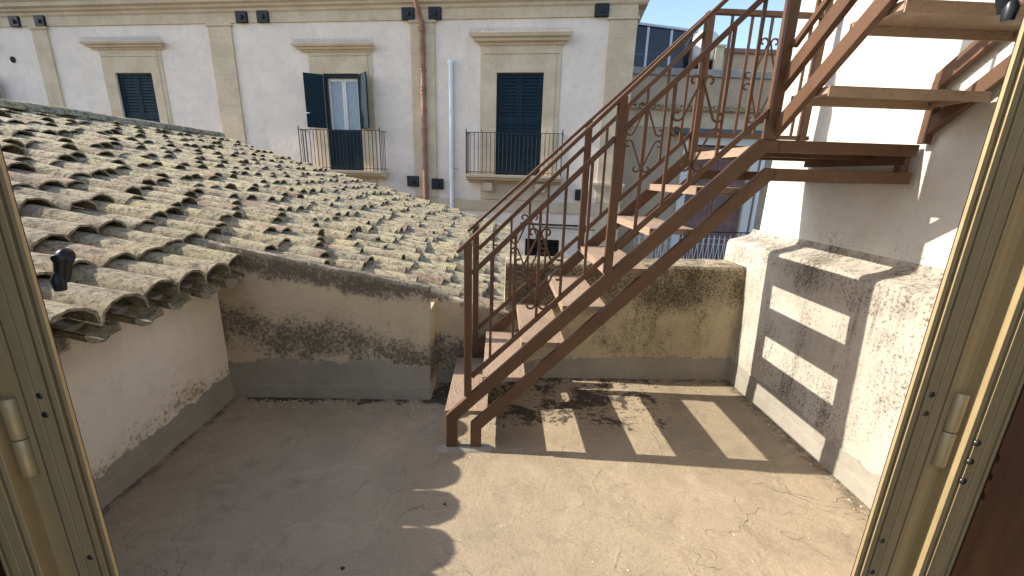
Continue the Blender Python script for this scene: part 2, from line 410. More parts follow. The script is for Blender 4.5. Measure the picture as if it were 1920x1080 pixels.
def tw(a, b):
    y = .3+a*3.07; z = 1.205+b*3.655
    return (2.15 + .004*fbm(y*1.8, z*1.8, 41), y, z)
grid(mb, 60, 60, tw); mb.box(2.154, 4.2, .3, 3.368, -4, 4.86)
tall = mb.build('house_wall', M['tall_plaster'], label='tall bright white house wall that carries the upper flight of the stair', cat='wall')
mb = MB(); mb.box(2.146, 2.151, 2.26, 2.355, 1.70, 1.765); mb.build('cover_plate', M['white_plaster'], tall)

# ---- own house wall around the door (the camera stands inside the doorway)
mb = MB(); mb.box(-6.0, -.90, .44, .62, -4, 3.6); mb.box(.92, 2.14, .44, .62, -4, 3.6); mb.box(-.90, .92, .44, .62, 2.42, 3.6); mb.box(-.90, -.795, .60, .62, -4, 2.42); mb.box(.815, .92, .60, .62, -4, 2.42)
hw = mb.build('door_wall', M['white_plaster'], label='white plastered house wall holding the bronze door frame', cat='wall')

# ------------------------------------------------------------------ tiled roof
SL = .28; CA = math.atan(SL)
def crown(x): return 1.05 - SL*(x+1.75)
roof = empty('tiled_roof', (-4.0, 5.0, 1.4), label='weathered old clay tile roof sloping down behind the cream wall', cat='roof')
ROOT = Vector((-4.0, 5.0, 1.4))
def tile_mesh(name, L, r0, r1, hgt, seg=6, flip=False, th=.012, seed=0):
    """tapered barrel tile along +x (downhill end at x=0, uphill end at x=-L), arch over y"""
    mb = MB(); rr = random.Random(seed)
    def ring(x, r, t, h):
        out = []
        for k in range(seg+1):
            a = math.pi*k/seg; j = 1+rr.uniform(-.05, .05)
            out.append((x + rr.uniform(-.014, .010)*(1 if x == 0 else 0), -math.cos(a)*(r-t)*j, (math.sin(a)**.9)*(h-t)*(-1 if flip else 1)))
        return out
    O0, O1 = ring(0, r0, 0, hgt), ring(-L, r1, 0, hgt*.88); I0 = [(p[0], p[1]*(1-th/r0), p[2]-(-th if flip else th)*(1 if abs(p[2]) > .005 else 0)) for p in O0]
    I1 = [(p[0], p[1]*(1-th/r1), p[2]-(-th if flip else th)*(1 if abs(p[2]) > .005 else 0)) for p in O1]
    mid = [((a[0]+b[0])/2, (a[1]+b[1])/2*(1+rr.uniform(-.02, .02)), (a[2]+b[2])/2 + rr.uniform(-.004, .004)) for a, b in zip(O0, O1)]
    n = seg+1
    mb.add(O0+mid+O1, [(k+r*n, k+1+r*n, n+k+1+r*n, n+k+r*n) for r in (0, 1) for k in range(seg)], True)
    mb.add(I0+I1, [(k, k+1, n+k+1, n+k) for k in range(seg)], True)
    mb.add(O0+I0, [(k, k+1, n+k+1, n+k) for k in range(seg)], False)
    return mb
cover_b = [tile_mesh('t', .50, .120, .094, .104, seed=s) for s in range(6)]
chan_b = [tile_mesh('t', .50, .088, .10, .062, seed=20+s, flip=True) for s in range(3)]
cover_m = [b.mesh('roof_tile', M['tile']) for b in cover_b]
def place(x, y, z, yaw=0, roll=0, pit=0):
    return Matrix.Translation((x, y, z)) @ Matrix.Rotation(CA+pit, 4, 'Y') @ Matrix.Rotation(yaw, 4, 'Z') @ Matrix.Rotation(roll, 4, 'X')
PITCH_Y, EXPO = .222, .385
def xend(y):
    if y < 2.965: return -1.70
    if y < 3.215: return -.58
    if y < 3.5: return .03
    return .26
tiles = []; chans = []
y = .74; cidx = 0
while y < 9.75:
    xe = xend(y); x = xe + random.uniform(-.015, .015); k = 0
    while x > -6.0:
        j = random.uniform(-.05, .05) if k else 0
        wob = random.gauss(0, .010)
        px = x + j
        if random.random() < .06: px += random.uniform(-.07, .07); wob += random.gauss(0, .02)
        tiles.append((px, y+wob, crown(px)-.104+random.uniform(-.008, .012), random.gauss(0, .04), random.gauss(0, .06), -.085+random.gauss(0, .022)))
        x -= EXPO*random.uniform(.9, 1.1)*math.cos(CA); k += 1
    yc = y + PITCH_Y/2; xe = xend(yc); x = xe + .02 + random.uniform(-.02, .02)
    while x > -6.0:
        chans.append((x, yc+random.gauss(0, .006), crown(x)-.118, random.gauss(0, .02), 0, -.05))
        x -= EXPO*math.cos(CA)
    y += PITCH_Y*random.uniform(.95, 1.05); cidx += 1
def score(t):
    d = Vector((t[0]-.2, t[1], t[2]+.05)) - CPOS; zc = d.dot(CF)
    if zc < .2: return 0
    px, py = 960+F_PX*d.dot(CR)/zc, 540-F_PX*d.dot(CU)/zc
    if not (-60 < px < 1940 and -40 < py < 1100): return .001/zc
    return 1/zc**2
order = sorted(range(len(tiles)), key=lambda i: -score(tiles[i]))
T0 = Matrix.Translation(-ROOT)
for i in order[:300]:
    link('roof_tile', cover_m[i % 6], roof, T0 @ place(*tiles[i]))
def joined(name, items, bases):
    mb = MB()
    for i, t in enumerate(items):
        b = bases[i % len(bases)]; mt = T0 @ place(*t); n = len(mb.v)
        mb.v += [tuple(mt @ Vector(v)) for v in b.v]; mb.f += [tuple(q+n for q in f) for f in b.f]; mb.sm += b.sm
    return mb.build(name, M['tile'], roof)
tag(joined('distant_roof_tiles', [tiles[i] for i in order[300:]], cover_b), kind='stuff')
tag(joined('channel_tiles', chans, chan_b), kind='stuff')
# bed under the tiles
mb = MB()
mb.prism([(-6.1, .62, crown(-6.1)-.19), (-1.82, .62, crown(-1.82)-.19), (-1.82, .62, crown(-1.82)-.15), (-6.1, .62, crown(-6.1)-.15)], (0, 2.2, 0))
mb.prism([(-6.1, 2.84, crown(-6.1)-.19), (-.6, 2.84, crown(-.6)-.19), (-.6, 2.84, crown(-.6)-.15), (-6.1, 2.84, crown(-6.1)-.15)], (0, .24, 0))
mb.prism([(-6.1, 3.09, crown(-6.1)-.19), (.04, 3.09, crown(.04)-.19), (.04, 3.09, crown(.04)-.15), (-6.1, 3.09, crown(-6.1)-.15)], (0, 6.7, 0))
mb.prism([(-6.1, .62, crown(-6.1)-.19), (-10, .62, 1.1), (-10, .62, 1.14), (-6.1, .62, crown(-6.1)-.12)], (0, 9.15, 0))
mb.build('roof_bed', M['mortar'], roof, off=-ROOT)
mb = MB(); mb.box(-5.9, -.02, 3.25, 9.6, -4, .3); mb.build('wall', M['old_plaster'], roof, off=-ROOT)
rb = [tile_mesh('t', .52, .135, .115, .11, seed=60+s) for s in range(3)]; rm = [b.mesh('ridge_tile', M['tile']) for b in rb]
y = 9.75; k = 0
while y > .7:
    mt = T0 @ Matrix.Translation((-6.1+random.gauss(0, .012), y, crown(-6.1)-.055+random.uniform(-.006, .01))) @ Matrix.Rotation(math.pi/2+random.gauss(0, .03), 4, 'Z') @ Matrix.Rotation(.025, 4, 'Y')
    link('ridge_tile', rm[k % 3], roof, mt); y -= .43; k += 1

# ------------------------------------------------------------------ metal stair
stair = empty('metal_staircase', (0, 2.5, 0), label='brown painted steel stair with diamond plate treads and scrolled railings', cat='staircase')
SO = Vector((0, -2.5, 0))
def sp(mb, name, mat='metal', parent=None, bevel=0, **k): return mb.build(name, M[mat], parent or stair, off=SO if (parent is None or True) else (0, 0, 0), bevel=bevel, **k)
RISE, RUN = .2205, .2195
YN, YF = 2.16, 2.965             # outer faces of the two stringers
def tread_z(i): return .247 + RISE*i
for (ya, yb, far) in ((YN, YN+.032, 0), (YF-.032, YF, 1)):
    # upper and lower bars: foot + slope + end at the landing (polygon in x,z)
    ub = [(-.285, -.01), (-.285, .234), (1.297, 1.809), (1.40, 1.809), (1.40, 1.749), (1.345, 1.749), (-.218, .205), (-.218, -.01)]
    lb = [(-.142, -.01), (-.142, .179), (1.356, 1.673), (1.40, 1.673), (1.40, 1.612), (1.392, 1.612), (-.078, .145), (-.078, -.01)]
    for pl in (ub, lb):
        mb = MB(); mb.prism([(x, ya, z) for x, z in pl], (0, yb-ya, 0)); sp(mb, 'stringer', bevel=.004)
for i in range(7):
    x1 = -.045 + RUN*i; x0 = x1 - .25; z = tread_z(i); mb = MB()
    mb.box(x0, x1, YN+.033, YF-.033, z-.006, z); mb.box(x0, x0+.006, YN+.033, YF-.033, z-.042, z-.006); mb.box(x1-.006, x1, YN+.033, YF-.033, z-.042, z-.006)
    for ya in (YN+.036, YF-.060): mb.box(x0+.02, x1-.02, ya, ya+.024, z-.03, z-.0065)
    sp(mb, 'tread', 'tread', bevel=.0015)
# landing
LX0, LX1 = 1.31, 2.125
mb = MB(); mb.box(LX0, LX1, YN+.033, YF-.033, 1.776, 1.783); mb.box(LX0, LX0+.006, YN+.033, YF-.033, 1.735, 1.776); sp(mb, 'landing_plate', 'tread')
for (ya, yb) in ((YN+.001, YN+.031), (YF-.031, YF-.001)):
    for z0, z1 in ((1.750, 1.808), (1.613, 1.672)):
        mb = MB(); mb.box(1.401, LX1, ya, yb, z0, z1); sp(mb, 'landing_beam', bevel=.003)
mb = MB(); mb.box(LX1-.03, LX1, YN+.032, YF-.032, 1.71, 1.774); sp(mb, 'landing_beam', bevel=.003)
mb = MB(); mb.box(LX1-.03, LX1, YN+.032, YF-.032, 1.613, 1.672); sp(mb, 'landing_beam', bevel=.003)
for yy in (2.40, 2.70):
    mb = MB(); mb.box(LX0+.01, LX1-.031, yy, yy+.03, 1.74, 1.7755); sp(mb, 'joist')
mb = MB(); mb.box(LX1-.045, LX1, YN+.033, YN+.07, 1.673, 1.709); sp(mb, 'bracket')
# upper flight towards the viewer, rising along the tall wall
RUN2 = .28; SL2 = .775
def ln(y, z0): return z0 + SL2*(2.176-y)
for (xa, xb, y0) in ((1.355, 1.387, 2.172), (2.10, 2.132, 2.158)):
    for zt, zb in ((2.117, 2.025), (1.894, 1.806)):
        yt = .64; ys = y0
        mb = MB(); mb.prism([(xa, ys, ln(ys, zb)), (xa, ys, ln(ys, zt)), (xa, yt, ln(yt, zt)), (xa, yt, ln(yt, zb))], (xb-xa, 0, 0)); sp(mb, 'stringer', bevel=.004)
for (xa, xb) in ((2.10, 2.132),):
    mb = MB(); mb.box(xa-.003, xb+.003, 2.118, 2.158, 1.81, 2.10); sp(mb, 'stringer_end', bevel=.003)
for i in range(6):
    z = 2.005 + RISE*i; yb = 2.125 - RUN2*i; ya = yb - .245; mb = MB(); xa, xb = 1.388, 2.099
    mb.box(xa, xb, ya, yb, z-.006, z); mb.box(xa, xb, ya, ya+.006, z-.042, z-.006); mb.box(xa, xb, yb-.006, yb, z-.042, z-.006)
    for q in (xa+.002, xb-.028): mb.box(q, q+.026, ya+.01, yb-.01, z-.03, z-.0065)
    sp(mb, 'tread', 'tread', bevel=.0015)

def post(x, y, z0, z1, w=.042): mb = MB(); mb.box(x-w/2, x+w/2, y-w/2, y+w/2, z0, z1); return sp(mb, 'post', bevel=.004)
for y in (YN+.014, YF-.014):
    e = 0 if y < 2.5 else .0
    post(-.158, y, .36, 1.248); post(.592, y, 1.10, 1.985 if y < 2.5 else 1.962); post(1.345 if y < 2.5 else 1.31, y, 1.81 if y < 2.5 else 1.785, 2.86 if y < 2.5 else 2.63, .05)
def spiral(c, d, n_, r0=.030, r1=.010, turns=.78, k=14):
    out = []
    for i in range(k+1):
        t = i/k; th = t*turns*2*math.pi; r = r0+(r1-r0)*t
        out.append(c + (-n_*math.cos(th) + d*math.sin(th))*r)
    return out
def sbar(mb, P, Q, sP, sQ, e1, e2, rad=.0052, rr=.030):
    """flat S-scroll between P and Q in the plane spanned by e1 (along) and e2 (up)"""
    P3 = e1*P[0]+e2*P[1]; Q3 = e1*Q[0]+e2*Q[1]; d = (Q3-P3).normalized()
    n2 = e1*(-d.dot(e2)) + e2*d.dot(e1)
    a = spiral(P3 + n2*sP*rr, -d, n2*sP, rr)[::-1]; b = spiral(Q3 + n2*sQ*rr, d, n2*sQ, rr)
    return a + b
def scroll(org, e1, parent, h=.215, w=.105):
    mb = MB(); e1 = Vector(e1); e2 = Vector((0, 0, 1)); nrm = e1.cross(e2); o = Vector(org)
    for sx in (-1, 1):
        for sz in (-1, 1):
            pts = sbar(mb, (.010*sx, (h-.03)*sz), ((w-.03)*sx, .030*sz), sx*sz, sx*sz, e1, e2)
            mb.tube([o+p+nrm*0 for p in pts], .0062, 5, ref=nrm)
    return sp(mb, 'scroll_ornament', parent=parent)
def flight_rail(y):
    top = (lambda x: 1.412+.985*x) if y < 2.5 else (lambda x: 1.412+.947*x); mid = lambda x: 1.222+1.0*x; bot = lambda x: .617+1.0*x
    hr = MB(); hr.bar((-.215, y, top(-.215)), (1.40 if y < 2.5 else 1.30, y, top(1.40 if y < 2.5 else 1.30)-.02), .040, .020); hrail = sp(hr, 'handrail', bevel=.004)
    xe = 1.325 if y < 2.5 else 1.29
    for nm, fn in (('middle_rail', mid), ('bottom_rail', bot)):
        mb = MB()
        for a, b in ((-.137, .571), (.613, xe)): mb.bar((a, y, fn(a)), (b, y, fn(b)), .022, .026)
        sp(mb, nm, bevel=.002)
    for x0 in (-.158, .592):
        for k in range(1, 6):
            x = x0 + .125*k; mb = MB(); mb.box(x-.007, x+.007, y-.007, y+.007, bot(x)+.010, mid(x)-.012)
            sp(mb, 'baluster', parent=hrail)
        x = x0 + .375; scroll((x, y-.009, (bot(x)+mid(x))/2-.02), (1, 0, 0), hrail)
flight_rail(YN+.014); flight_rail(YF-.014)
# landing rail on the far side
yl = YF-.014; hr = MB(); hr.bar((1.335, yl, 2.632), (2.10, yl, 2.632), .035, .03); lr = sp(hr, 'handrail', bevel=.003)
mb = MB(); mb.bar((1.335, yl, 1.90), (2.10, yl, 1.90), .022, .026); sp(mb, 'bottom_rail')
for k in range(5):
    x = 1.455+.13*k; mb = MB(); mb.box(x-.007, x+.007, yl-.007, yl+.007, 1.913, 2.617); sp(mb, 'baluster', parent=lr)
    if k == 2: scroll((x, yl-.009, 2.24), (1, 0, 0), lr, h=.25)
post(2.05, yl, 1.785, 3.2, .045)
# rail of the upper flight
x2 = 1.371
post(x2, 1.42, 2.60, 3.45)
hr = MB(); hr.bar((x2, 2.15, 2.80), (x2, .66, 2.80+SL2*1.49), .040, .020); ur = sp(hr, 'handrail', bevel=.004)
for nm, dz in (('middle_rail', 2.62), ('bottom_rail', 2.205)):
    mb = MB(); mb.bar((x2, 2.145, dz+.02), (x2, .66, dz+.02+SL2*1.485), .022, .026); sp(mb, nm)
for k in range(1, 11):
    yy = 2.16-.128*k; mb = MB(); z = SL2*(2.145-yy); mb.box(x2-.007, x2+.007, yy-.007, yy+.007, 2.238+z, 2.628+z); sp(mb, 'baluster', parent=ur)
# little mortar bed round the stair feet
mb = MB(); c = Vector((-.17, YN+.02, 0)); ring = []
for k in range(28):
    t = 2*math.pi*k/28; r = 1+.22*fbm(math.cos(t)*2, math.sin(t)*2, 5)
    ring.append((c.x+.19*r*math.cos(t), c.y+.055*r*math.sin(t), -.004))
top = [((x-c.x)*.75+c.x, (y-c.y)*.75+c.y, .022+.006*fbm(x*20, y*20)) for x, y, z in ring]
mb.add(ring+top+[(c.x, c.y, .024)], [(k, (k+1) % 28, 28+(k+1) % 28, 28+k) for k in range(28)]+[(28+k, 28+(k+1) % 28, 56) for k in range(28)], True)
mb.build('mortar_bed', M['cement'], terrace)

# ------------------------------------------------------------------ stone house across the street
TH = R(9.5); BASE = -4.0
house = empty('stone_house', (0, 11.5, BASE), -TH, label='pale plastered old stone house with pilasters, dark blue shutters and balconies', cat='house')
HO = (0, 0, -BASE)
def hp(mb, name, mat, parent=None, bevel=0, **k): return mb.build(name, M[mat], parent or house, off=HO, bevel=bevel, **k)
def fworld(u, z, out=0.):       # facade coordinates -> world
    return Vector((0, 11.5, 0)) + Vector((math.cos(TH), -math.sin(TH), 0))*u + Vector((math.sin(TH), math.cos(TH), 0))*(-out) + Vector((0, 0, z))
def wall_holes(mb, u0, u1, z0, z1, holes, depth):
    us = sorted({u0, u1, *[h[0] for h in holes], *[h[1] for h in holes]}); zs = sorted({z0, z1, *[h[2] for h in holes], *[h[3] for h in holes]})
    for a, b in zip(us, us[1:]):
        for c, d in zip(zs, zs[1:]):
            mu, mz = (a+b)/2, (c+d)/2
            if any(h[0] < mu < h[1] and h[2] < mz < h[3] for h in holes): continue
            mb.add([(a, 0, c), (b, 0, c), (b, 0, d), (a, 0, d)], [(0, 1, 2, 3)])
    for a, b, c, d in holes:
        for q in ([(a, 0, c), (a, depth, c), (a, depth, d), (a, 0, d)], [(b, 0, c), (b, depth, c), (b, depth, d), (b, 0, d)],
                  [(a, 0, d), (b, 0, d), (b, depth, d), (a, depth, d)], [(a, 0, c), (b, 0, c), (b, depth, c), (a, depth, c)],
                  [(a, depth, c), (b, depth, c), (b, depth, d), (a, depth, d)]): mb.add(q, [(0, 1, 2, 3)])
WIN = {0: (-16.75, -15.58), 1: (-11.11, -9.94), 2: (-4.79, -3.80), 3: (-.12, 1.06)}
holes = [(a, b, 1.6, 4.07 if i != 2 else 4.05) for i, (a, b) in WIN.items()] + [(.75, 1.68, -.85, -.07)]
mb = MB(); wall_holes(mb, -20, 3.2, BASE, 5.9, holes, .22)
mb.add([(3.2, 0, BASE), (3.2, 9, BASE), (3.2, 9, 5.9), (3.2, 0, 5.9), (-20, 9, BASE), (-20, 9, 5.9), (-20, 0, 5.9), (-20, 0, BASE)], [(0, 1, 2, 3), (1, 4, 5, 2), (4, 7, 6, 5), (3, 2, 5, 6)])
hp(mb, 'wall', 'facade')
# cornice in profile, frieze, band, plinth
def run(poly, u0, u1, name, mat='stone', **k):
    mb = MB(); mb.prism([(u0, -o, z) for o, z in poly], (u1-u0, 0, 0)); return hp(mb, name, mat, **k)
run([(-.02, 5.27), (.035, 5.27), (.035, 5.50), (-.02, 5.50)], -20, 3.2, 'frieze')
co = [(-.3, 5.50), (.04, 5.50), (.075, 5.535), (.085, 5.585), (.15, 5.62), (.16, 5.665), (.24, 5.70), (.25, 5.79), (.33, 5.85), (.335, 5.90), (-.3, 5.90)]
run(co, -20, 3.40, 'cornice')
mb = MB(); mb.prism([(3.2+o, 0, z) for o, z in co if o > -.1] + [(3.2, 0, 5.90), (3.2, 0, 5.50)], (0, 6, 0)); hp(mb, 'cornice', 'stone')
for u, j in [(x, 0) for x in (-17.1, -13.55, -9.9, -7.3, -2.9, .9)]:
    pass
run([(-.02, .66), (.04, .66), (.045, .92), (.02, .95), (-.02, .95)], -20, 3.2, 'string_course')
# roof edge: a row of tile ends above the cornice
rt = tile_mesh('t', .4, .10, .09, .085, seed=80).mesh('eave_tile', M['tile'])
for k in range(112):
    u = -19.9+.207*k
    link('eave_tile', rt, house, Matrix.Translation((u, -.30+random.uniform(-.02, .02), 5.905+4)) @ Matrix.Rotation(-math.pi/2, 4, 'Z') @ Matrix.Rotation(.26, 4, 'Y'))
mb = MB(); mb.prism([(-20, -.2, 5.905), (-20, -.2, 5.95), (-20, 5, 7.3), (-20, 5, 5.905)], (23.3, 0, 0)); hp(mb, 'roof', 'mortar')
# pilasters
PIL = [(-13.54, -13.04), (-7.97, -7.30), (-2.34, -1.72), (2.56, 3.203)]
for a, b in PIL:
    mb = MB(); zz = .953
    while zz < 5.19:                      # ashlar blocks with fine joints
        h = min(random.uniform(.38, .52), 5.20-zz); mb.box(a, b, -.045-random.uniform(0, .004), .01, zz+.0015, zz+h-.0015); zz += h
    hp(mb, 'pilaster', 'stone')
    mb = MB(); mb.box(a-.05, b+.05 if b < 3 else b+.04, -.075, .01, 5.20, 5.235); mb.box(a-.03, b+.03, -.06, .01, 5.235, 5.268); hp(mb, 'capital', 'stone')
    mb = MB(); mb.box(a-.02, b+.02 if b < 3 else b+.004, -.05, .01, BASE, .655); hp(mb, 'pier', 'stone')
mb = MB(); mb.box(2.42, 3.26, -.12, .01, 1.40, 1.47); mb.box(2.47, 3.24, -.09, .01, 1.34, 1.40); mb.box(2.52, 3.22, -.065, .01, 1.28, 1.34); hp(mb, 'moulding', 'stone')

def leaf(mb, w, z0, z1, secs, th=.035, fr=.07):
    """louvred shutter leaf, hinge at x=0, going +x, thickness along y"""
    mb.box(0, fr, -th, 0, z0, z1); mb.box(w-fr, w, -th, 0, z0, z1)
    secs = sorted(secs); zs = [z0] + [q for s in secs for q in s[:2]] + [z1]
    for a, b in zip(zs[0::2], zs[1::2]): mb.box(fr, w-fr, -th+.002, -.002, a, b)
    for a, b, n in secs:
        st = (b-a)/n
        for k in range(n):
            zc = a+st*(k+.5)
            mb.add([(fr-.003, -th+.004, zc-st*.55), (w-fr+.003, -th+.004, zc-st*.55), (w-fr+.003, -.006, zc+st*.42), (fr-.003, -.006, zc+st*.42),
                    (fr-.003, -th+.004, zc-st*.55+.010), (w-fr+.003, -th+.004, zc-st*.55+.010), (w-fr+.003, -.006, zc+st*.42+.010), (fr-.003, -.006, zc+st*.42+.010)],
                   [(0, 1, 2, 3), (4, 5, 6, 7), (0, 1, 5, 4), (2, 3, 7, 6)])
    mb.box(fr, w-fr, -.004, -.001, z0+.01, z1-.01)
def put_leaf(parent, u, y, ang, w, z0, z1, secs, mirror=False, name='shutter'):
    mb = MB(); leaf(mb, w, z0, z1, secs)
    c, s = math.cos(ang), math.sin(ang); q = -1 if mirror else 1
    mb.v = [(u+q*(x*c-y_*s), y+(x*s+y_*c), z) for x, y_, z in mb.v]
    return hp(mb, name, 'blue_green', parent)
def surround(a, b, zt, pu0, pu1, pz, big):
    """stone surround with lintel lines and a corniced head; returns the head (pediment)"""
    mb = MB(); e = .30 if big else .27
    mb.box(a-e, a-.002, -.03, .01, 1.602, zt+.42); mb.box(b+.002, b+e, -.03, .01, 1.602, zt+.42); mb.box(a-.002, b+.002, -.03, .01, zt+.004, zt+.42)
    mb.box(b+e, b+e+.12, -.018, .01, 1.602, pz); mb.box(a-e-.12, a-e, -.018, .01, 1.602, pz)
    mb.box(a-e-.04, b+e+.04, -.05, .01, zt+.42, zt+.45); mb.box(a-e, b+e, -.026, .01, zt+.45, pz)
    sr = hp(mb, 'stone_surround', 'stone', bevel=.004)
    h = .24 if big else .17; o = .26 if big else .22
    prof = [(-.0, pz), (.05, pz), (.07, pz+h*.2), (o*.6, pz+h*.3), (o*.64, pz+h*.55), (o*.9, pz+h*.62), (o, pz+h*.92), (o, pz+h), (0, pz+h+.02)]
    mb = MB(); n = len(prof)
    L = [(pu0+(o-q), -q, z) for q, z in prof]; Rr = [(pu1-(o-q), -q, z) for q, z in prof]
    mb.add(L+Rr, [(i, i+1, n+i+1, n+i) for i in range(n-1)]+[tuple(range(n)), tuple(range(n, 2*n))])
    hd = hp(mb, 'pediment', 'stone', bevel=.003)
    mb = MB(); u = pu0+.05; zt2 = pz+h
    while u < pu1-.05:
        for dy, dx in ((-.05, -.035), (-.12, 0), (-.18, .035)): mb.bar((u, dy-.02, zt2), (u+dx, dy-.05, zt2+.11), .006, .006)
        u += .062
    hp(mb, 'bird_spikes', 'spike', hd)
SEC = [(3.0, 3.96, 12), (2.02, 2.86, 10)]
def closed(i, big=False):
    a, b = WIN[i]; wn = MB(); e = .05
    wn.box(a, a+e, .02, .08, 1.6, 4.07); wn.box(b-e, b, .02, .08, 1.6, 4.07); wn.box(a+e, b-e, .02, .08, 4.02, 4.07)
    w = hp(wn, 'window', 'blue_green'); m_ = (a+b)/2
    put_leaf(w, a+e+.004, .07, 0, m_-a-e-.007, 1.61, 4.015, SEC); put_leaf(w, b-e-.004, .07, 0, b-e-m_-.007, 1.61, 4.015, SEC, True)
    return w
closed(1); closed(3)
surround(*WIN[1], 4.07, -11.85, -9.25, 4.66, False); surround(*WIN[2], 4.05, -5.52, -3.22, 4.56, False); surround(*WIN[3], 4.07, -.80, 1.74, 4.68, True)
surround(*WIN[0], 4.07, -17.5, -14.9, 4.66, False)
w = closed(0)
put_leaf(w, -15.58, -.06, R(-25), .6, 2.70, 4.02, [(3.4, 3.9, 9), (2.8, 3.3, 9)])
# window 2: glazed casements, upper leaves folded out, lower leaves closed
a, b = WIN[2]; wn = MB(); e = .05
wn.box(a, a+e, .0, .06, 1.6, 4.05); wn.box(b-e, b, .0, .06, 1.6, 4.05); wn.box(a+e, b-e, .0, .06, 3.97, 4.05)
w = hp(wn, 'window', 'blue_green'); mid = (a+b)/2
cs = MB()
for p, q in ((a+e+.01, mid-.003), (mid+.003, b-e-.01)):
    cs.box(p, p+.055, .10, .14, 1.62, 3.95); cs.box(q-.055, q, .10, .14, 1.62, 3.95); cs.box(p+.055, q-.055, .10, .14, 3.88, 3.95); cs.box(p+.055, q-.055, .10, .14, 1.62, 1.75)
hp(cs, 'casement_frame', 'white_wood', w, bevel=.004)
for p, q in ((a+e+.065, mid-.058), (mid+.058, b-e-.065)):
    pn = MB(); pn.box(p, q, .117, .123, 1.75, 3.88); hp(pn, 'pane', 'glass', w)
cu = MB(); grid(cu, 60, 1, lambda s, t: (a+e+.02+s*(b-a-2*e-.04), .165+.012*math.sin(s*75)+.006*math.sin(s*31), 1.62+t*2.33)); hp(cu, 'curtain', 'curtain', w)
UP = [(3.42, 3.93, 9), (2.80, 3.32, 9)]
put_leaf(w, a+.01, -.02, R(-150), .50, 2.69, 4.03, UP, False); put_leaf(w, b-.01, -.02, R(-137), .49, 2.69, 4.03, UP, True)
put_leaf(w, a+e+.004, .05, 0, mid-a-e-.006, 1.61, 2.66, [(1.75, 2.55, 14)]); put_leaf(w, b-e-.004, .05, 0, b-e-mid-.006, 1.61, 2.66, [(1.75, 2.55, 14)], True)
hd = MB(); hd.box(a-.42, a-.30, -.33, -.31, 3.03, 3.05); hd.bar((a-.36, -.31, 3.04), (a-.36, -.26, 3.04), .02, .02); hp(hd, 'handle', 'white_pipe', w)
# balconies
def balcony(u0, u1, dp):
    mb = MB(); mb.prism([(u0-.02, -o, z) for o, z in [(-.01, 1.40), (.14, 1.40), (.16, 1.44), (dp-.08, 1.47), (dp-.07, 1.51), (dp, 1.53), (dp+.01, 1.595), (-.01, 1.598)]], (u1-u0+.04, 0, 0))
    bl = hp(mb, 'balcony', 'stone', bevel=.004)
    mb = MB(); zt = 2.62; y = -dp+.04
    for za in (1.66, zt): mb.bar((u0, y, za), (u1, y, za), .03, .014); mb.bar((u0, y, za), (u0, 0, za), .03, .014); mb.bar((u1, y, za), (u1, 0, za), .03, .014)
    n = round((u1-u0)/.104)
    for k in range(n+1): u = u0+(u1-u0)*k/n; mb.tube([(u, y, 1.60), (u, y, zt)], .0085, 5)
    for u in (u0, u1):
        for k in range(1, 4): mb.tube([(u, y+k*(dp-.04)/4, 1.60), (u, y+k*(dp-.04)/4, zt)], .0085, 5)
        mb.tube([(u, y, 1.60), (u, y, zt+.03), (u, y, zt+.05), (u, y, zt+.10)], [.013, .013, .018, .004], 6)
    for u in (u0+(u1-u0)*.16, u1-(u1-u0)*.16): mb.tube([(u, y, zt), (u, y, zt+.09)], [.01, .003], 5)
    hp(mb, 'railing', 'iron', bl)
balcony(-5.42, -3.14, .42); balcony(-.82, 1.62, .42)
mb = MB(); mb.box(-.50, 1.36, -.05, .01, .955, 1.40); mb.box(-.40, -.15, -.28, -.05, 1.18, 1.395); mb.box(.98, 1.23, -.28, -.05, 1.18, 1.395); hp(mb, 'console_panel', 'stone', bevel=.01)
mb = MB(); mb.box(-5.10, -3.46, -.05, .01, .955, 1.40); hp(mb, 'console_panel', 'stone', bevel=.01)
# ground floor shop grille
mb = MB(); mb.box(.752, 1.678, .12, .16, -.85, -.072); gw = hp(mb, 'window', 'dark')
mb = MB()
for k in range(7): mb.box(.80+.14*k, .815+.14*k, .06, .075, -.85, -.072)
for k in range(5): mb.box(.752, 1.678, .076, .09, -.75+.15*k, -.735+.15*k)
hp(mb, 'grille', 'iron', gw)
mb = MB(); mb.box(.6, 2.9, -.03, .01, .32, .36); mb.tube([(1.2, -.05, .27), (2.6, -.05, .25)], .012, 6); hp(mb, 'cable_conduit', 'iron')

# things fixed to the facade
def wall_box(px_u, z, label, group):
    mb = MB(); s = .155
    mb.box(-s, s, -.05, 0, -s*.84, s*.84); mb.box(-s-.012, s+.012, -.012, 0, -s*.84-.012, s*.84+.012)
    mb.box(-.04, .045, -.075, -.05, -.06, .02); mb.box(.018, .045, -.095, -.075, -.055, .05)
    o = mb.build('wall_box', M['black_box'], label=label, cat='wall box', group=group)
    o.location = fworld(px_u, z, .04); o.rotation_euler = (0, 0, -TH); return o
for u, lb in ((-14.0, 'square black wall box on the frieze, left of the leftmost pilaster'), (-13.15, 'square black wall box on the frieze, on the leftmost pilaster'),
              (-6.93, 'square black wall box on the frieze beside the second pilaster, pilaster side'), (-6.32, 'square black wall box on the frieze beside the second pilaster, window side'),
              (-2.38, 'square black wall box on the frieze, left of the brown downpipe'), (-1.69, 'square black wall box on the frieze, right of the brown downpipe'),
              (2.36, 'square black wall box on the frieze beside the corner pilaster')):
    wall_box(u, 5.395, lb, 'black boxes along the frieze')
for u, z, lb in ((-2.39, 1.36, 'square black wall box low on the facade, left of the brown downpipe'), (-1.70, 1.31, 'square black wall box low on the facade, between the two pipes'), (2.19, 1.15, 'square black wall box beside the corner pilaster, below balcony height')):
    wall_box(u, z, lb, 'black boxes low on the facade')
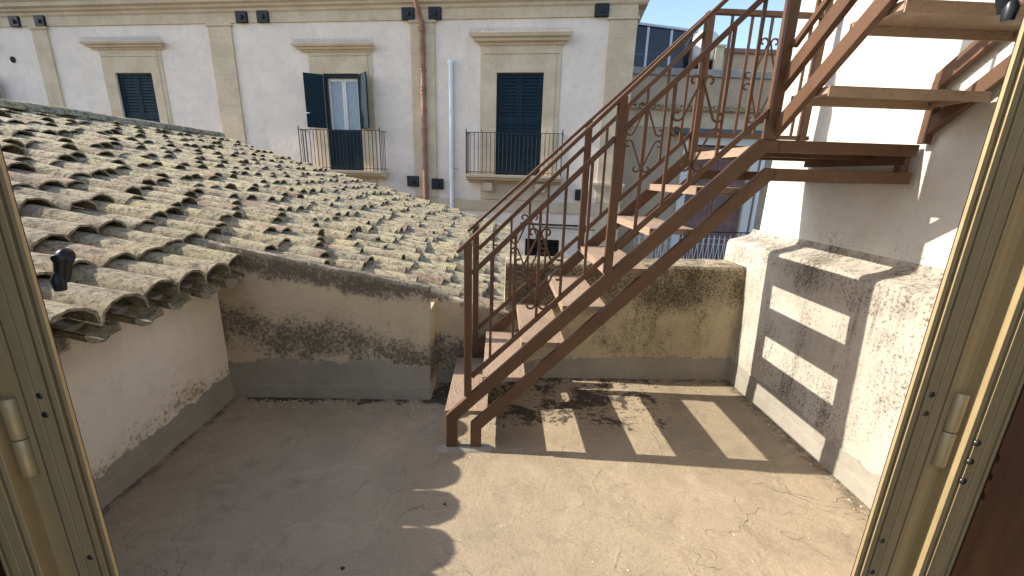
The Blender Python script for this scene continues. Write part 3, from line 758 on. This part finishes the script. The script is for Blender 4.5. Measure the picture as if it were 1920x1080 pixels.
pipe = empty('downpipe', fworld(-2.02, -2, .1), -TH, label='brown jointed clay downpipe running down the middle pilaster', cat='downpipe')
mb = MB(); mb.tube([(0, 0, z+2) for z in (-2, 5.0)], .06, 12, ref=(0, 1, 0)); pb = mb.build('pipe', M['copper'], pipe)
mb = MB(); mb.tube([(0, 0, 7.0), (0, -.02, 7.2), (-.03, -.17, 7.45), (-.05, -.28, 7.62), (-.05, -.30, 7.95)], .06, 12, ref=(1, 0, 0)); mb.build('elbow', M['copper'], pipe)
for k, z in enumerate([5.02, 4.56, 4.12, 3.66, 3.58, 3.12, 2.66, 2.2, 1.72, 1.2]):
    mb = MB(); r = .070 if k % 2 else .075; mb.tube([(0, 0, z+2-.035), (0, 0, z+2+.035)], r, 12); mb.tube([(0, 0, z+2+.05), (0, 0, z+2+.062)], r+.006, 12); mb.build('collar', M['copper'], pipe)
wp = empty('vent_pipe', fworld(-1.30, -2, .06), -TH, label='slim white plastic pipe with rounded cap on the facade', cat='pipe')
mb = MB(); mb.tube([(0, 0, 0), (0, 0, 6.28)], .056, 12); mb.build('pipe', M['white_pipe'], wp)
mb = MB(); mb.tube([(0, 0, 6.24), (0, 0, 6.30), (0, 0, 6.35), (0, 0, 6.37)], [.066, .085, .078, .02], 12); mb.build('cap', M['white_pipe'], wp)
mb = MB(); mb.bar((.04, 0, 3.72), (.17, .03, 3.74), .012, .012); mb.build('clip', M['copper'], wp)
mb = MB(); mb.tube([(0, 0, 0), (0, -.02, 0)], .085, 16, ref=(0, 0, 1)); o = mb.build('vent_hole', M['dark'], label='small round black vent in the plaster beside the leftmost pilaster', cat='vent')
o.location = fworld(-14.45, 4.43, .004); o.rotation_euler = (0, 0, -TH)

# ------------------------------------------------------------------ beige house beyond the corner
YB = 12.0
bh = empty('beige_house', (6, YB, BASE), label='shaded beige house with brown shuttered door and wire balcony', cat='house')
BO = (-6, -YB, -BASE)
def bp(mb, name, mat, parent=None, bevel=0, **k): return mb.build(name, M[mat], parent or bh, off=BO, bevel=bevel, **k)
mb = MB(); dh = (5.30, 7.0, -.72, 2.55)
wall_holes(mb, 3.45, 10, BASE, 4.27, [dh], .25); mb.v = [(x, YB+y, z) for x, y, z in mb.v]
mb.box(3.45, 10, YB+.3, YB+7, BASE, 4.26); bp(mb, 'wall', 'beige')
mb = MB(); mb.box(3.3, 10, YB-.07, YB+7, 4.27, 4.44); bp(mb, 'coping', 'concrete', bevel=.01)
mb = MB(); mb.prism([(3.3, YB-o, z) for o, z in [(-.01, 3.28), (.05, 3.28), (.07, 3.38), (.22, 3.42), (.24, 3.46), (-.01, 3.47)]], (6.7, 0, 0)); bp(mb, 'cornice', 'stone')
mb = MB()
for k in range(30):
    x = 3.4+.21*k; mb.tube([(x, YB+.02, 3.51), (x, YB-.27, 3.48)], .055, 8, ref=(0, 0, 1))
bp(mb, 'drip_tiles', 'tile', kind='stuff')
mb = MB(); mb.box(3.45, 10, YB-.04, YB+.01, 2.98, 3.28); bp(mb, 'band', 'stone')
mb = MB(); mb.box(4.75, 7.32, YB-.22, YB-.001, 2.84, 2.96); mb.box(4.80, 7.28, YB-.28, YB-.22, 2.80, 2.90); bp(mb, 'awning_box', 'awning', bevel=.01)
for x0, x1 in ((5.06, 5.28), (7.02, 7.24)):
    mb = MB(); mb.box(x0, x1, YB-.05, YB+.01, -.70, 2.75); bp(mb, 'door_jamb', 'white_wood', bevel=.006)
mb = MB(); mb.box(5.28, 7.02, YB-.05, YB+.01, 2.56, 2.76); bp(mb, 'lintel', 'white_wood', bevel=.006)
for sgn, x0 in ((1, 5.31), (-1, 6.99)):
    mb = MB(); leaf(mb, .83, -.70, 2.53, [(1.55, 2.42, 16), (.45, 1.42, 18), (-.6, .32, 16)]); mb.v = [(x0+sgn*x, YB+.10+y, z) for x, y, z in mb.v]; bp(mb, 'shutter', 'brown_door')
# balcony with wire netting
mb = MB(); mb.box(3.6, 8.4, YB-.95, YB-.002, -.84, -.73); bal = bp(mb, 'balcony', 'concrete', bevel=.01)
mb = MB(); yr = YB-.9
mb.bar((3.65, yr, .27), (8.35, yr, .27), .04, .03); mb.bar((3.65, yr, -.68), (8.35, yr, -.68), .03, .02)
for k in range(9): mb.tube([(3.68+.58*k, yr, -.73), (3.68+.58*k, yr, .27)], .012, 6)
bp(mb, 'railing', 'iron', bal)
mb = MB(); rr = random.Random(3)
for k in range(64):
    x = 3.70+.073*k; a_ = .035 if k % 2 else -.035
    mb.tube([(x-a_, yr-.02, -.66), (x+a_*.4, yr-.025, -.2), (x+a_, yr-.02, .10+rr.uniform(0, .1))], .009, 4)
mb.tube([(3.7, yr-.03, -.05), (8.3, yr-.03, -.06)], .005, 4); mb.tube([(3.7, yr-.03, .1), (8.3, yr-.03, .09)], .005, 4)
bp(mb, 'white_netting', 'white_pipe', bal)
dp = empty('downpipe', (7.16+.18, YB-.08, -.7), label='thin white downpipe with black shoe beside the brown shuttered door', cat='downpipe')
mb = MB(); mb.tube([(0, 0, .55), (.0, 0, 3.5)], .05, 10); mb.build('pipe', M['white_pipe'], dp)
mb = MB(); mb.tube([(0, 0, 0), (0, 0, .5), (0, 0, .62)], [.06, .06, .075], 10); mb.build('shoe', M['iron'], dp)

# roof-top things behind
gh = empty('glass_room', (4.6, 13.6, 4.445), label='dark glazed roof room with slim grey frames beside the house corner', cat='glass room')
def gp(mb, name, mat, parent=None): return mb.build(name, M[mat], parent or gh, off=(-4.6, -13.6, -4.445))
def ght(x): return 5.93-.075*(x-3.7)
mb = MB()
for x in (3.45, 4.25, 4.95, 5.62):
    mb.box(x-.035, x+.035, 13.55, 13.62, 4.447, ght(x))
    mb.box(x-.035, x+.035, 16.0, 16.07, 4.447, ght(x))
mb.prism([(3.4, 13.5, ght(3.4)), (5.7, 13.5, ght(5.7)), (5.7, 13.5, ght(5.7)+.06), (3.4, 13.5, ght(3.4)+.06)], (0, 2.6, 0))
mb.box(3.4, 5.7, 13.54, 13.63, 4.447, 4.52); gp(mb, 'frame', 'spike')
for x0, x1 in ((3.485, 4.215), (4.285, 4.915), (4.985, 5.585)):
    mb = MB(); mb.prism([(x0, 13.57, 4.525), (x1, 13.57, 4.525), (x1, 13.57, ght(x1)-.01), (x0, 13.57, ght(x0)-.01)], (0, .02, 0)); gp(mb, 'pane', 'dark_glass')
mb = MB(); mb.box(5.61, 5.63, 13.63, 16.0, 4.525, ght(5.62)-.01); gp(mb, 'pane', 'dark_glass')
mb = MB(); mb.box(3.5, 5.3, 15.7, 15.8, 4.45, 5.7); gp(mb, 'back_wall', 'dark')
tk = MB(); n = 14; prof = [(.0, .0), (.28, .0), (.33, .06), (.36, .18), (.36, .55), (.34, .66), (.26, .77), (.14, .84), (.09, .86), (.09, .90), (0, .905)]
vs = [(r*math.cos(2*math.pi*k/24), r*math.sin(2*math.pi*k/24), z) for r, z in prof for k in range(24)]
tk.add(vs, [(i*24+k, i*24+(k+1) % 24, (i+1)*24+(k+1) % 24, (i+1)*24+k) for i in range(len(prof)-1) for k in range(24)], True)
o = tk.build('water_tank', M['tank'], label='rounded white plastic water tank on the roof beyond the stair rail', cat='water tank'); o.location = (5.86, 13.3, 4.93)
mb = MB(); mb.box(5.55, 6.15, 13.0, 13.6, 4.445, 4.925); mb.build('tank_plinth', M['dark'], o, off=(-5.86, -13.3, -4.93))
pent = empty('roof_room', (7.4, 14, 4.445), label='low brown rendered roof room with dark flat coping', cat='roof room')
mb = MB(); mb.box(6.33, 9.5, 13.2, 15.5, 4.446, 5.18); mb.build('wall', M['beige'], pent, off=(-7.4, -14, -4.445))
mb = MB(); mb.box(6.26, 9.6, 13.1, 15.6, 5.18, 5.30); mb.build('coping', M['brown_door'], pent, off=(-7.4, -14, -4.445), bevel=.01)
mb = MB(); mb.box(6.02, 6.26, 12.9, 13.15, 4.446, 5.26); mb.box(5.99, 6.29, 12.87, 13.18, 5.26, 5.31)
mb.build('chimney', M['cream'], label='small square cream chimney in front of the brown roof room', cat='chimney')

# ------------------------------------------------------------------ bronze door in the foreground
YD = .60
frame = empty('door_frame', (0, YD, 0), label='grooved bronze aluminium door frame around the doorway to the terrace', cat='door frame')
FO = (0, -YD, 0)
def profile(spec, sgn, z0, z1, depth=.005):
    """upright extrusion: spec = (from, to, front y) strips measured away from the opening"""
    mb = MB()
    for a, b, yf in spec:
        x0, x1 = sorted((sgn*a, sgn*b)); mb.box(x0, x1, YD+yf, YD+depth, z0, z1)
    return mb
def groove_shade(a, b, sgn, z0, z1, yf):  # black backing strip: the shade inside the grooves, put in as colour
    x0, x1 = sorted((sgn*a, sgn*b)); return MB().box(x0, x1, YD+yf, YD+yf+.005, z0, z1)
FIX = [(0, .007, 0), (.0108, .020, -.003), (.0240, .041, -.003), (.041, .0425, .001), (.0425, .059, -.003), (.0645, .074, -.001), (.074, .104, .004)]
LEAF = [(0, .009, 0), (.0125, .030, -.002), (.030, .0315, .002), (.0315, .046, -.002), (.050, .060, -.003), (.060, .068, .002)]
EDGE = {-1: .667, 1: .688}
for sgn in (-1, 1):
    e = EDGE[sgn]
    jm = profile([(a+e, b+e, y) for a, b, y in FIX], sgn, -.02, 2.40).build('jamb', M['brass'], frame, off=FO, bevel=.0008)
    groove_shade(e+.005, e+.104, sgn, -.02, 2.40, .0055).build('groove_shade', M['plastic'], frame, off=FO)  # painted shade behind the jamb grooves
    for x, z in (((.703, 1.25), (.703, 1.217), (.699, .936), (.703, 1.95)) if sgn < 0 else ((.722, 1.27), (.722, 1.235), (.718, .970), (.718, .897), (.72, 1.95))):
        mb = MB(); c = Vector((sgn*x, YD-.001, z))
        mb.tube([c, c+Vector((0, -.0015, 0)), c+Vector((0, -.003, 0)), c+Vector((0, -.0035, 0))], [.0062, .0062, .0045, .001], 12, ref=(0, 0, 1))
        mb.bar(c+Vector((-.003, -.0038, .001)), c+Vector((.003, -.0038, -.001)), .001, .0012); mb.bar(c+Vector((.001, -.0038, .003)), c+Vector((-.001, -.0038, -.003)), .001, .0012)
        mb.build('screw', M['screw'], jm, off=FO)
mb = MB(); mb.box(-.687, .707, YD-.001, YD+.024, 2.335, 2.40); mb.build('head', M['brass'], frame, off=FO, bevel=.002)
mb = MB(); mb.box(-.687, .707, YD-.005, YD+.024, -.02, .012); mb.build('threshold', M['brass'], frame, off=FO, bevel=.002)
for sgn, lbl in ((-1, 'open bronze door leaf folded inward against the dark reveal under the tile eave side'), (1, 'open bronze door leaf folded inward beside the sunlit wood lining')):
    e = EDGE[sgn]; x0 = e+.100
    lf = empty('door_leaf', (sgn*(x0+.03), YD-.02, 0), label=lbl, cat='door leaf'); LO = (-sgn*(x0+.03), -(YD-.02), 0)
    st = profile([(a+x0, b+x0, y-.02) for a, b, y in LEAF], sgn, .02, 2.33, .018).build('stile', M['brass'], lf, off=LO, bevel=.0008)
    groove_shade(x0+.005, x0+.066, sgn, .02, 2.33, .0185).build('groove_shade', M['plastic'], lf, off=LO)  # painted shade behind the stile grooves
    mb = MB(); a, b = sorted((sgn*(x0+.045), sgn*(x0+.068))); mb.box(a, b, -.12, YD-.024, .02, .14); mb.box(a, b, -.12, YD-.024, 2.23, 2.33); mb.box(a, b, -.2, -.12, .02, 2.33); mb.build('rail', M['brass'], lf, off=LO, bevel=.002)
    mb = MB(); xm = sgn*(x0+.057); mb.box(xm-.003, xm+.003, -.12, YD-.024, .14, 2.23); mb.build('panel', M['wood'], lf, off=LO)
    hz = 1.172 if sgn < 0 else 1.20; hx = sgn*(e+.088)
    for z0, z1 in ((hz-.068, hz-.001), (hz+.001, hz+.072)):
        mb = MB(); mb.tube([(hx, YD+.002, z0), (hx, YD+.002, z0+.003), (hx, YD+.002, z1-.003), (hx, YD+.002, z1)], [.0105, .012, .012, .0105], 18); mb.build('hinge_barrel', M['brass'], lf, off=LO)
    for z in ((1.12, 1.085, 1.95) if sgn < 0 else (1.193, 1.157, 1.118, 1.9)):
        x = sgn*(x0+.036 if sgn < 0 else x0+.014); mb = MB(); c = Vector((x, YD-.0225, z))
        mb.tube([c, c+Vector((0, -.0015, 0)), c+Vector((0, -.003, 0)), c+Vector((0, -.0035, 0))], [.0062, .0062, .0045, .001], 12, ref=(0, 0, 1)); mb.build('screw', M['screw'], st, off=LO)
# black catches on the outer side of the frame
for sgn, z, lbl in ((-1, 1.455, 'black plastic shutter catch on the bronze frame in front of the tile eave'), (1, 1.87, 'black plastic shutter catch high on the bronze frame by the upper stair')):
    c = Vector((sgn*(EDGE[sgn]-.0), YD+.040, z)); mb = MB(); s = -sgn
    mb.tube([c+Vector((0, 0, -.055)), c+Vector((s*.004, 0, -.03)), c+Vector((s*.010, 0, -.006)), c+Vector((s*.022, 0, .014)), c+Vector((s*.030, 0, .018)), c+Vector((s*.033, 0, .018))], [.012, .017, .018, .019, .016, .006], 14, ref=(0, 1, 0))
    mb.tube([c+Vector((s*.022, -.030, .010)), c+Vector((s*.022, -.027, .010)), c+Vector((s*.022, .0, .010))], [.009, .011, .011], 14, ref=(0, 0, 1))
    mb.tube([c+Vector((0, -.012, -.075)), c+Vector((0, -.012, -.05)), c+Vector((0, -.008, -.03))], [.012, .016, .010], 12, ref=(0, 1, 0))
    mb.v = [tuple(c + (Vector(v)-c)*.6 + Vector((sgn*(.0 if sgn < 0 else .010), 0, 0))) for v in mb.v]
    mb.build('shutter_catch', M['plastic'], label=lbl, cat='catch')
for sgn, lbl in ((-1, 'dark varnished wooden door lining beside the leaf at the tile eave side'), (1, 'varnished wooden door lining catching sunlight in the doorway')):
    mb = MB(); x0 = EDGE[sgn]+.174; a, b = sorted((sgn*x0, sgn*(x0+.04))); mb.box(a, b, -.6, .598, -.02, 2.42)
    for z0, z1 in ((.15, 1.0), (1.15, 2.2)): a2, b2 = sorted((sgn*(x0-.008), sgn*x0)); mb.box(a2, b2, -.5, .05, z0, z1); mb.box(a2, b2, .10, .40, z0, z1)
    mb.build('wood_lining', M['wood'], bevel=.004, label=lbl, cat='door lining')
mb = MB(); mb.box(-.85, .88, -2, .55, -.10, -.02); mb.build('indoor_floor', M['cream'], kind='structure')

# ------------------------------------------------------------------ crumbs on the terrace
def pebble(r, seed):
    mb = MB(); rr = random.Random(seed); vs = []
    for i in range(3):
        for k in range(6):
            t = 2*math.pi*k/6; a = (.75, 1, .55)[i]*r*rr.uniform(.75, 1.2); vs.append((a*math.cos(t), a*math.sin(t)*.8, (0, .35, .75)[i]*r))
    mb.add(vs, [(i*6+k, i*6+(k+1) % 6, (i+1)*6+(k+1) % 6, (i+1)*6+k) for i in range(2) for k in range(6)]+[tuple(range(12, 18))]); return mb
deb = MB(); rr = random.Random(11)
for k in range(420):
    t = rr.random()
    if t < .35: x, y = rr.uniform(-1.8, -.45), 2.70-abs(rr.gauss(0, .06))
    elif t < .55: x, y = rr.uniform(.0, 1.9), 3.05-abs(rr.gauss(0, .07))
    elif t < .7: x, y = 1.90-abs(rr.gauss(0, .03)), rr.uniform(1.3, 3.0)
    elif t < .8: x, y = rr.gauss(-1.75, .08), rr.gauss(2.62, .07)
    else: x, y = rr.uniform(-1.7, 1.85), rr.uniform(1.2, 2.9)
    p = pebble(rr.uniform(.002, .0055)*(1.5 if rr.random() < .1 else 1), k); n = len(deb.v); z = .006*fbm(x*1.3, y*1.3, 3)
    deb.v += [(a+x, b+y, c+z-.001) for a, b, c in p.v]; deb.f += [tuple(q+n for q in f) for f in p.f]; deb.sm += p.sm
M['crumb'] = simple('plaster_crumbs', (.52, .48, .40), .9, .45, 3)
deb.build('plaster_crumbs', M['crumb'], label='pale plaster crumbs and grit scattered over the terrace', cat='debris', kind='stuff')
for (x, y, r, lb) in ((-.62, 1.385, .011, 'small black pebble on the shaded terrace cement'), (-1.19, 1.335, .012, 'small dark pebble on the shaded cement nearest the white wall'), (-.24, 1.735, .008, 'tiny black pebble at the scalloped shadow edge')):
    o = pebble(r, int(r*1e4)).build('pebble', M['black_box'], label=lb, cat='pebble'); o.location = (x, y, .006*fbm(x*1.3, y*1.3, 3)-.001)
